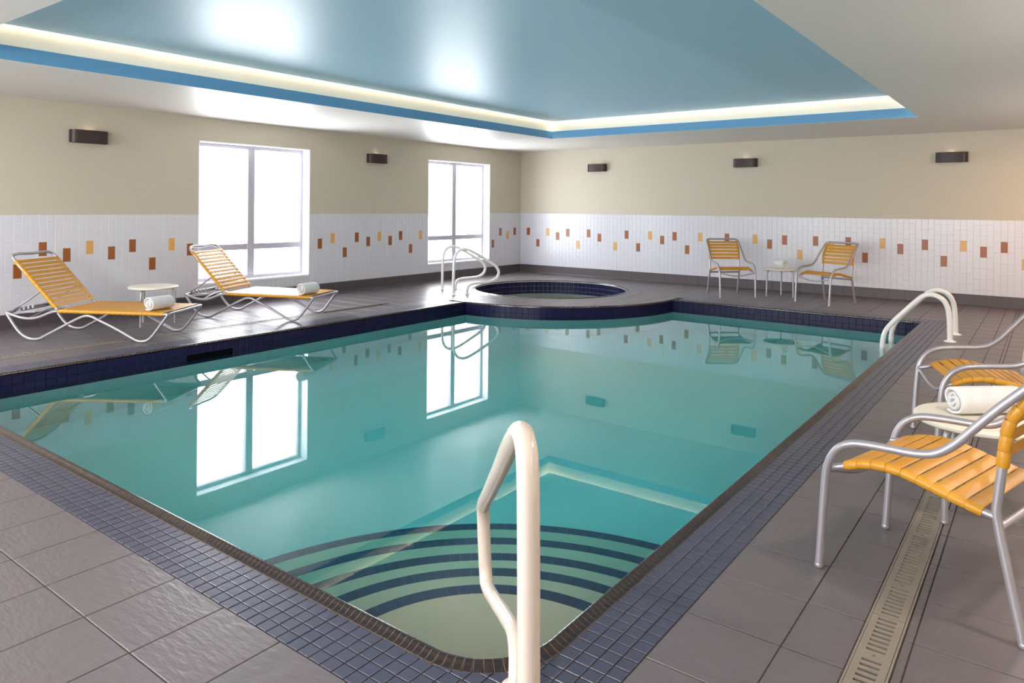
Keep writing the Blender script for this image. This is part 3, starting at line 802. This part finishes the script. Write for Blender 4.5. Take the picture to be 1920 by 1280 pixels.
# ------------------------------------------------------------------ sun loungers
def make_lounger(**kw):
    t = empty('sun_lounger', (0, 0, 0), **kw); W = 0.66; R = 0.0138; m = M['silver']
    for y in (R, W - R):
        leg = [(-.285, y, .262), (-.280, y, .252), (-.262, y, .225), (-.17, y, .098), (-.11, y, .045), (-.05, y, .020), (0, y, R), (.05, y, .020), (.11, y, .050), (.29, y, .145), (.44, y, .222), (.49, y, .242), (.53, y, .247), (.57, y, .240), (.63, y, .213), (.80, y, .135), (.97, y, .045), (1.02, y, .021), (1.065, y, R), (1.11, y, .021), (1.15, y, .045), (1.235, y, .150), (1.31, y, .252), (1.322, y, .268)]
        Geo().tube(leg, R, 10, 3).obj('leg', m, t, 60)
        rail = [(1.325, y, .274), (1.0, y, .279), (.6, y, .283), (.24, y, .287), (.17, y, .276), (.08, y, .240), (.02, y, .220), (-.05, y, .211), (-.13, y, .217), (-.21, y, .238), (-.285, y, .264)]
        Geo().tube(rail, R, 10, 3).obj('side_rail', m, t, 60)
    Geo().tube([(1.325, R, .273), (1.332, .06, .276), (1.333, W / 2, .276), (1.332, W - .06, .276), (1.325, W - R, .273)], R, 10, 3).obj('foot_bar', m, t, 60)
    Geo().tube([(-.285, R, .263), (-.285, W / 2, .263), (-.285, W - R, .263)], R, 10, 2).obj('head_bar', m, t, 60)
    Geo().tube([(.21, R, .285), (.21, W / 2, .285), (.21, W - R, .285)], 0.010, 10, 2).obj('hinge_bar', m, t, 60)
    y0, y1 = 0.045, W - 0.045
    b0, b1 = Vector((.205, 0, .298)), Vector((-.275, 0, .815))
    bt = (b1 - b0).normalized(); BL = (b1 - b0).length
    P = lambda y, s: (b0.x + bt.x * s, y, b0.z + bt.z * s)
    Geo().tube([P(y0, 0), P(y0, BL * .5), P(y0, BL - .06), P(y0 + .010, BL - .022), P(y0 + .045, BL), P(W / 2, BL), P(y1 - .045, BL), P(y1 - .010, BL - .022), P(y1, BL - .06), P(y1, BL * .5), P(y1, 0)], R, 10, 4).obj('back_frame', m, t, 60)
    k = BL * 0.36
    Geo().tube([P(y0 + .03, k), (-.12, y0 + .03, .375), (-.255, y0 + .03, .290), (-.272, y0 + .06, .284), (-.272, W / 2, .284), (-.272, y1 - .06, .284), (-.255, y1 - .03, .290), (-.12, y1 - .03, .375), P(y1 - .03, k)], 0.0095, 10, 3).obj('back_support', m, t, 60)
    for y in (y0 + .055, y1 - .055):                      # notched racks that hold the support
        g = Geo()
        pts = [(-.30, .268), (-.06, .318)]
        for i in range(5):
            x = -.275 + i * .045; z = .274 + i * .0095
            g.box(x, x + .022, y - .003, y + .003, z - .012, z + .022)
        g.box(-.295, -.06, y - .003, y + .003, .256, .272); g.obj('notch_rack', m, t)
    Geo().tube([(-.06, R, .212), (-.06, W / 2, .262), (-.06, W - R, .212)], 0.009, 8, 4).obj('rack_bar', m, t, 60)
    a, b = 0.235, 1.285; n = 20; pitch = (b - a) / n
    for i in range(n):
        x = a + pitch * (i + .5); z = .287 - (x - .24) / 1.085 * .013
        strap_geo(Geo(), (x, W / 2, z), (-1, 0, .012), (0.012, 0, 1), (0, 1, 0), W / 2 - R, R + .0003, pitch - 0.0006, pitch - 0.0045).obj('seat_strap', M['strap'], t, 50)
    n = 12; sp = (BL - 0.075 - 0.02) / n
    for i in range(n):
        c = b0 + bt * (0.02 + sp * (i + .5)); nrm = Vector((bt.z, 0, -bt.x))
        strap_geo(Geo(), (c.x, W / 2, c.z), bt, nrm, (0, 1, 0), W / 2 - y0, R + .0003, sp - 0.0006, sp - 0.011).obj('back_strap', M['strap'], t, 50)
    return t
LG = 'amber strap sun loungers along the window wall'
lounger = make_lounger(label='amber strap sun lounger farther from the windows, in front of plain tiled wall', category='sun lounger', group=LG)
lounger.location = (.887, -9.106, 0); lounger.rotation_euler = (0, 0, math.atan2(.5494, .8356))
copy_thing(lounger, 'sun_lounger', (.835, -7.309, 0), math.atan2(.445, .8955), label='amber strap sun lounger with its raised back against a bright window', category='sun lounger', group=LG)

# ------------------------------------------------------------------ round side tables
def make_table(**kw):
    t = empty('side_table', (0, 0, 0), **kw); r = 0.25
    Geo().lathe([(0, .430), (r * .5, .4302), (r - .022, .429), (r - .008, .426), (r, .419), (r, .409), (r - .006, .402), (r - .018, .400), (r - .020, .412), (0, .412)], 48).obj('table_top', M['white_plastic'], t, 40)
    for k in range(3):
        a = 2 * PI * k / 3; c, s = math.cos(a), math.sin(a)
        P = lambda q, z: (q * c, q * s, z)
        Geo().tube([P(.06, .400), P(.12, .401), P(.165, .400), P(.192, .392), (.206 * c, .206 * s, .372), P(.211, .34), P(.214, .2), P(.217, .002)], .0135, 12, 4).obj('leg', M['silver'], t, 60)
        g = Geo(); g.lathe([(0, 0), (.0125, 0), (.0145, .003), (.0145, .012), (.0138, .013)], 12, (.217 * c, .217 * s, 0)); g.obj('foot_cap', M['silver'], t, 60)
    return t
TG = 'small round cream side tables'
table = make_table(label='cream round table standing behind the nearest amber chair, holding a towel roll', category='table', group=TG)
table.location = (8.443, -8.13, 0); table.rotation_euler = (0, 0, math.radians(241))
copy_thing(table, 'side_table', (5.42, -.735, 0), math.radians(223), label='cream round table between the two chairs at the back wall', category='table', group=TG)
copy_thing(table, 'side_table', (.83, -7.93, 0), math.radians(60), label='bare cream round table between the two sun loungers', category='table', group=TG)

# ------------------------------------------------------------------ rolled towels
def make_towel(name, R, L, turns=2.8, squash=0.94):
    """a spiral roll lying along x, resting on z = 0"""
    th = R / (turns + 0.75); g = Geo(); n = 84; prof_o = []; prof_i = []
    for i in range(n + 1):
        a = i / n * turns * 2 * PI; ro = R - th * a / (2 * PI)
        rnd = random.Random(i).uniform(-.0012, .0012)
        prof_o.append((a, ro + rnd)); prof_i.append((a, ro - th * 0.78 + rnd))
    stations = [(-L / 2, .90, .004), (-L / 2 + .006, .975, 0), (-L / 2 + .02, 1.0, 0), (-L / 4, 1.01, 0), (0, 1.015, 0), (L / 4, 1.01, 0), (L / 2 - .02, 1.0, 0), (L / 2 - .006, .975, 0), (L / 2, .90, 0)]
    a_start = math.radians(-60); ring = len(prof_o) * 2; base = len(g.v)
    for si, (x, k, _) in enumerate(stations):
        end = 1 if abs(x) > L / 2 - .001 else 0
        for j, lst in ((0, prof_o), (1, prof_i[::-1])):
            for (a, r) in lst:
                mid = 0
                rr = r + (-(1 - k) * th * 1.6 if j == 0 else (1 - k) * th * 1.6)
                rr = max(rr, 0.001); A = a_start - a
                xx = x + (0.006 * math.sin(a * 1.3) * (1 if abs(x) > L / 2 - .03 else 0))
                g.v.append((xx, rr * math.cos(A), (R + rr * math.sin(A)) * squash))
    for si in range(len(stations) - 1):
        for k in range(ring):
            q = (k + 1) % ring
            g.f.append([base + si * ring + k, base + (si + 1) * ring + k, base + (si + 1) * ring + q, base + si * ring + q]); g.mi.append(0)
    m = len(prof_o)
    for e in (0, len(stations) - 1):
        b = base + e * ring
        for i in range(m - 1):
            f = [b + i, b + i + 1, b + ring - 2 - i, b + ring - 1 - i]
            g.f.append(f if e == 0 else f[::-1]); g.mi.append(0)
    return g.mesh(name, M['towel'], 60)
def towel(loc, direction, R, L, label):
    me = make_towel('rolled_towel', R, L)
    o = link('rolled_towel', me); o.location = loc; o.rotation_euler = (0, 0, math.atan2(direction[1], direction[0]))
    tag(o, label, 'towel', group='rolled white towels')
zt = 0.4305
towel((8.462, -8.060, zt), (.74, .67), .070, .31, 'large rolled white towel on the table behind the nearest chair')
towel((5.43, -.735, zt), (-.78, .62), .078, .21, 'rolled white towel on the small table at the back wall')
towel((1.716, -8.315, .2915), (-.24, .971), .077, .255, 'rolled white towel on the lounger in front of plain tiled wall')
towel((1.80, -6.62, .2915), (-.18, .984), .076, .25, 'rolled white towel on the foot of the lounger by the window')

# ------------------------------------------------------------------ wall sconces
def make_sconce(**kw):
    """local: back on the plane y = 0, projecting to +y, z centred"""
    t = empty('wall_sconce', (0, 0, 0), **kw); hw, d, h = 0.195, 0.105, 0.071
    out = [(-hw, 0.012), (-hw, d * .45), (-hw + .010, d * .68), (-hw + .035, d * .86), (-hw + .08, d * .96), (0, d), (hw - .08, d * .96), (hw - .035, d * .86), (hw - .010, d * .68), (hw, d * .45), (hw, 0.012)]
    out = [(p.x, p.y) for p in smooth_path([(x, y, 0) for x, y in out], 2)]
    th = 0.004; n = len(out); inn = [(x * (1 - th / hw), y - th * (1 if y > .02 else 0)) for x, y in out]
    g = Geo(); vs = []
    for z in (-h, h): vs += [(x, y, z) for x, y in out] + [(x, y, z) for x, y in inn]
    fs = []
    for i in range(n - 1):
        fs += [(i, i + 1, 2 * n + i + 1, 2 * n + i), (n + i + 1, n + i, 3 * n + i, 3 * n + i + 1), (2 * n + i, 2 * n + i + 1, 3 * n + i + 1, 3 * n + i), (i + 1, i, n + i, n + i + 1)]
    g.add(vs, fs); g.obj('shade', M['bronze'], t, 40)
    Geo().cbox(-hw, hw, 0.0, 0.012, -h, h, 0.003).obj('back_plate', M['bronze'], t)
    Geo().lathe([(0, -.05), (.018, -.04), (.024, -.01), (.022, .02), (.012, .045), (0, .05)], 14, (0, .055, 0)).obj('bulb', M['bulb'], t, 60)
    l = D.lights.new('sconce_glow', 'POINT'); l.energy = 0.1; l.color = (1, .74, .48); l.shadow_soft_size = 0.03
    lo = D.objects.new('sconce_glow', l); COL.objects.link(lo); lo.parent = t; lo.location = (0, .05, .062)
    return t
SG = 'dark bronze half-round wall sconces'
sc = make_sconce(label='dark bronze sconce on the window wall above the farther-left sun lounger', category='wall lamp', group=SG)
sc['label'] = 'dark bronze sconce high above the sun lounger in front of plain tiles'
sc.location = (0.001, -8.27, 2.068); sc.rotation_euler = (0, 0, -PI / 2)
def sconce_copy(loc, rz, label, power=None):
    copy_thing(sc, 'wall_sconce', loc, rz, label=label, category='wall lamp', group=SG)
sconce_copy((0.001, -3.95, 2.075), -PI / 2, 'dark bronze sconce on the wall between the two windows')
sconce_copy((1.81, -0.001, 2.07), PI, 'dark bronze sconce on the back wall above the hot tub')
sconce_copy((4.63, -0.001, 2.08), PI, 'dark bronze sconce on the back wall above a strap chair and the small table')
sconce_copy((7.56, -0.001, 2.075), PI, 'dark bronze sconce on the back wall above the pool ladder')

# ------------------------------------------------------------------ rails
def flange(g, x, y, r=0.05, z=0.0): g.lathe([(0, z + .018), (r * .55, z + .018), (r * .62, z + .012), (r * .95, z + .007), (r, z + .003), (r, z)], 24, (x, y, 0))
t = empty('grab_rail', (7.86, -10.69, 0), label='tall white looped grab rail in front at the corner steps', category='handrail')
ox, oy = 7.86, -10.69
pts = [(7.860, -10.690, 0.0), (7.860, -10.690, .25), (7.859, -10.691, .50), (7.857, -10.692, .70), (7.852, -10.688, .785), (7.838, -10.674, .832), (7.812, -10.649, .851), (7.775, -10.611, .842), (7.730, -10.566, .812),
       (7.50, -10.323, .617), (7.27, -10.079, .423), (7.10, -9.899, .280), (7.074, -9.870, .250), (7.060, -9.850, .205), (7.054, -9.840, .150), (7.056, -9.836, .060), (7.062, -9.838, .010), (7.078, -9.852, -.022), (7.115, -9.884, -.022),
       (7.20, -9.960, .006), (7.36, -10.100, .060), (7.43, -10.163, .080), (7.470, -10.205, .082), (7.500, -10.240, .062), (7.516, -10.262, .028), (7.520, -10.268, 0.0)]
Geo().tube([(x - ox, y - oy, z) for x, y, z in pts], 0.0235, 18, 5).obj('tube', M['rail_cream'], t, 60)
g = Geo(); flange(g, 0, 0, 0.052); flange(g, 7.520 - ox, -10.268 - oy, 0.045); g.obj('escutcheon', M['rail_cream'], t, 40)
def spa_rail(foot, label):
    hd = Vector((.5, .866)); t = empty('hot_tub_rail', (foot[0], foot[1], 0), label=label, category='handrail', group='white curved rails at the hot tub')
    prof = [(0, 0), (0, .20), (.004, .40), (.012, .52), (.035, .60), (.08, .655), (.15, .680), (.22, .672), (.30, .640), (.47, .545), (.62, .455), (.69, .400), (.725, .335), (.715, .265), (.67, .215), (.60, .185), (.50, .172), (.32, .160), (.255, .140), (.225, .10), (.217, .05), (.216, 0)]
    Geo().tube([(hd.x * u, hd.y * u, z) for u, z in prof], 0.0215, 14, 4).obj('tube', M['rail_white'], t, 60)
    for u in (0, .216):
        g = Geo(); flange(g, hd.x * u, hd.y * u, 0.048); g.obj('escutcheon', M['rail_white'], t, 40)
spa_rail((1.574, -3.828), 'white curved hot tub rail nearer the pool edge')
spa_rail((.964, -3.403), 'white curved hot tub rail nearer the window wall')
lad = empty('pool_ladder', (7.88, -3.13, 0), label='white two-rail ladder at the far right corner of the pool', category='ladder')
for y in (-3.39, -2.872):
    pr = [(7.88, 0), (7.878, .12), (7.872, .24), (7.858, .335), (7.825, .405), (7.77, .447), (7.70, .460), (7.64, .440), (7.58, .385), (7.46, .255), (7.36, .140), (7.30, .055), (7.272, -.03), (7.264, -.13), (7.264, -.40), (7.264, -.95)]
    Geo().tube([(x - 7.88, y + 3.13, z) for x, z in pr], 0.026, 14, 4).obj('rail', M['rail_white'], lad, 60)
    g = Geo(); flange(g, 0, y + 3.13, 0.058); g.obj('escutcheon', M['rail_white'], lad, 40)
for z in (-.36, -.62, -.88):
    Geo().cbox(7.264 - 7.88 - .045, 7.264 - 7.88 + .045, -.26, .258, z - .02, z + .02, .008).obj('tread', M['white_plastic'], lad)
